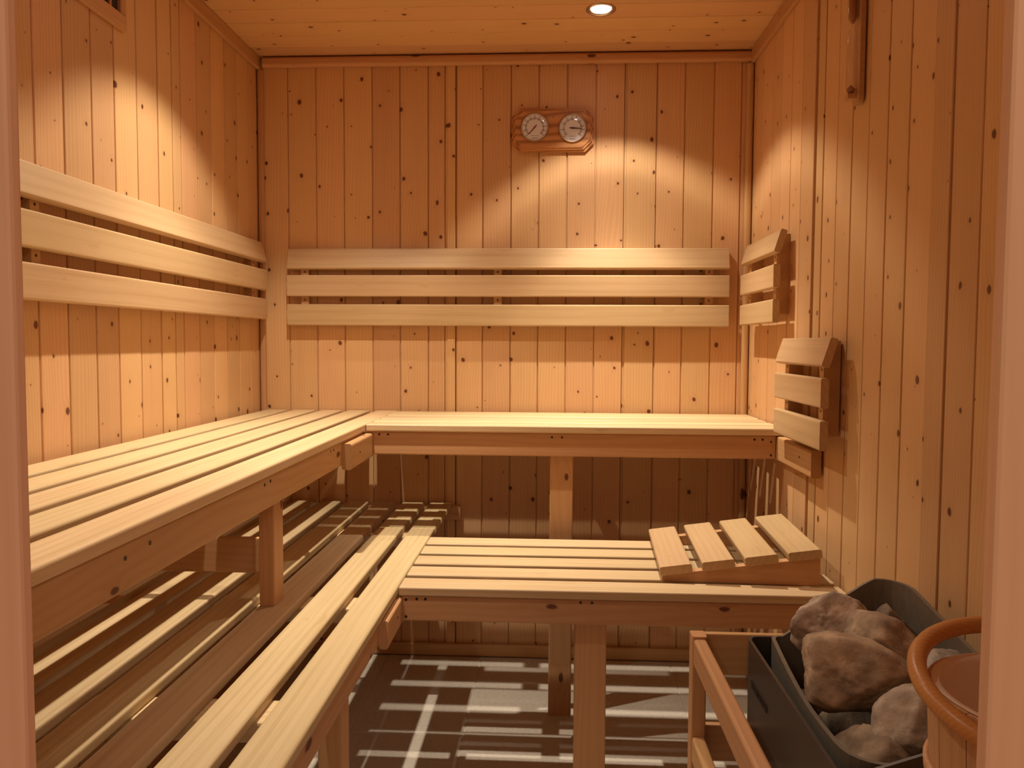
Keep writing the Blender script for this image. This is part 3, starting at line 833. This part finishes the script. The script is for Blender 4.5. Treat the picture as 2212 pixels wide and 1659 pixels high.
rock('heater_stone', 'small dark stone against the raised back of the heater', (0.555, 1.262, -0.462), (0.028, 0.030, 0.042), (0, -15, 10), 46, (0.75, 0.8))
rock('heater_stone', 'grey stone at the front of the heater beside the bucket', (0.480, 0.998, -0.490), (0.058, 0.055, 0.048), (5, -10, 30), 52, (1.3, 0.70))
rock('heater_stone', 'dark stone low in the front left corner of the heater', (0.408, 1.000, -0.545), (0.056, 0.066, 0.054), (0, 5, 10), 63, (1.05, 0.95))
rock('heater_stone', 'grey speckled stone seen through the bucket handle', (0.556, 1.105, -0.462), (0.040, 0.045, 0.036), (0, 0, 40), 78, (1.5, 0.5))
for k, (x, y, lab) in enumerate(((0.435, 1.255, 'shadowed stone at the bottom below the tall pinkish one'), (0.53, 1.24, 'shadowed stone at the bottom below the small dark one'),
                                 (0.432, 1.125, 'shadowed stone at the bottom below the largest brown one'), (0.53, 1.06, 'shadowed stone at the bottom below the grey front one'))):
    rock('heater_stone', lab, (x, y, -0.590), (0.052, 0.055, 0.060), (0, 0, 40 * k), 90 + k, (0.9, 0.9), 3)

# ------------------------------------------------------------------ guard rail around the heater
t = thing('heater_guard', 'light wooden guard rail around the heater', 'guard rail', (0.26, 1.0, 0))
GX0, GX1, GZ = 0.2445, 0.2675, CZ - 0.500
bar('post', (GX0 - 0.002, 1.322, 0.0), (GX1, 1.352, GZ), 'Z', 'frame', t, 0.003, 2)
bar('post', (GX0 - 0.002, 0.640, 0.0), (GX1, 0.670, GZ), 'Z', 'frame', t, 0.003, 2)
bar('rail', (GX0, 0.670, GZ - 0.050), (GX1 - 0.001, 1.321, GZ - 0.004), 'Y', 'frame', t, 0.005, 3)
bar('rail', (GX0, 0.670, GZ - 0.220), (GX1 - 0.001, 1.321, GZ - 0.175), 'Y', 'frame', t, 0.005, 3)
bar('back_rail', (GX1 + 0.001, 1.346, GZ - 0.076), (XR - 0.002, 1.359, GZ - 0.003), 'X', 'frame', t, 0.002, 2)
bar('back_rail', (GX1 + 0.001, 1.346, GZ - 0.230), (XR - 0.002, 1.359, GZ - 0.165), 'X', 'frame', t, 0.002, 2)
bar('near_rail', (GX1 + 0.001, 0.630, GZ - 0.080), (XR - 0.002, 0.643, GZ - 0.046), 'X', 'frame', t, 0.002, 2)
bar('bucket_shelf', (GX1 + 0.002, 0.643, CZ - 0.566), (XR - 0.002, 0.898, CZ - 0.546), 'X', 'frame', t, 0.003, 2)

# ------------------------------------------------------------------ bucket
bx, by, bz, br, bh = 0.497, 0.776, CZ - 0.546, 0.113, 0.200
t = thing('sauna_bucket', 'wooden sauna bucket with bent wood handle in front of the heater', 'bucket', (bx, by, bz))
ns = 18
for k in range(ns):
    a0, a1 = 2 * PI * k / ns, 2 * PI * (k + 1) / ns
    v = []
    for zz, rr in ((0.001, br - 0.010), (bh, br)):
        for r_ in (rr - 0.011, rr):
            for q in range(4):
                a = a0 + (a1 - a0) * (0.015 + 0.97 * q / 3)
                v.append((bx + r_ * math.cos(a), by + r_ * math.sin(a), bz + zz))
    ff = []
    for q in range(3):
        ff += [(q, q + 1, 8 + q + 1, 8 + q), (4 + q, 12 + q, 12 + q + 1, 4 + q + 1), (8 + q, 8 + q + 1, 12 + q + 1, 12 + q), (q, 4 + q, 4 + q + 1, q + 1)]
    ff += [(0, 8, 12, 4), (3, 7, 15, 11)]
    c_ = Vector((bx + br * math.cos((a0 + a1) / 2), by + br * math.sin((a0 + a1) / 2), bz))
    X_ = Vector((0, 0, 1)); Y_ = Vector((-math.sin((a0 + a1) / 2), math.cos((a0 + a1) / 2), 0)); Z_ = X_.cross(Y_)
    Ms = Matrix(((X_.x, Y_.x, Z_.x, c_.x), (X_.y, Y_.y, Z_.y, c_.y), (X_.z, Y_.z, Z_.z, c_.z), (0, 0, 0, 1)))
    inv = Ms.inverted()
    mesh_obj('stave', [inv @ Vector(q) for q in v], ff, 'bucket', t, Ms)
lathe('bottom', [(0.0, 0.012), (br - 0.022, 0.012), (br - 0.022, 0.004), (0.0, 0.004)], 'bucket', t, Matrix.Translation((bx, by, bz)), 36, False)
lathe('liner', [(br - 0.004, bh + 0.001), (br - 0.0115, bh + 0.0005), (br - 0.0130, bh - 0.006), (br - 0.0165, 0.07), (br - 0.03, 0.02), (0.0, 0.016)], simple('bucket_liner', (0.84, 0.70, 0.56), 0.5), t, Matrix.Translation((bx, by, bz)), 36)
for z0 in (0.030, 0.102):
    rr = br - 0.010 + 0.010 * z0 / bh
    h_ = lathe('hoop', [(rr, z0), (rr + 0.005, z0 + 0.002), (rr + 0.006, z0 + 0.016), (rr + 0.001, z0 + 0.018)], 'bucket', t, Matrix.Translation((bx, by, bz)), 48, close=True)
    if z0 > 0.1:
        for k in range(22):      # notched lacing of the hoop
            a = math.radians(185 + k * 5)
            c_ = Vector((bx + (rr + 0.004) * math.cos(a), by + (rr + 0.004) * math.sin(a), bz + z0 + 0.009))
            Mn = Matrix.Translation(c_) @ Matrix.Rotation(a, 4, 'Z') @ Matrix.Rotation(0.5, 4, 'X')
            v = [(sx * 0.0035, sy * 0.0018, sz * 0.010) for sx in (-1, 1) for sy in (-1, 1) for sz in (-1, 1)]
            mesh_obj('lacing', v, [(0, 1, 3, 2), (4, 6, 7, 5), (0, 4, 5, 1), (2, 3, 7, 6), (0, 2, 6, 4), (1, 5, 7, 3)], 'frame', h_, Mn)
# handle folded to the left over the rim
hp = []
for k in range(33):
    a = math.radians(66 + 196 * k / 32)
    yv = by + 0.004 + 0.122 * math.sin(a)
    hp.append((bx + 0.006 + 0.127 * math.cos(a), yv, CZ - 0.352 + 0.22 * (yv - by + 0.0) + 0.006))
tube('handle', hp, 0.0095, 'rattan', t, 14)
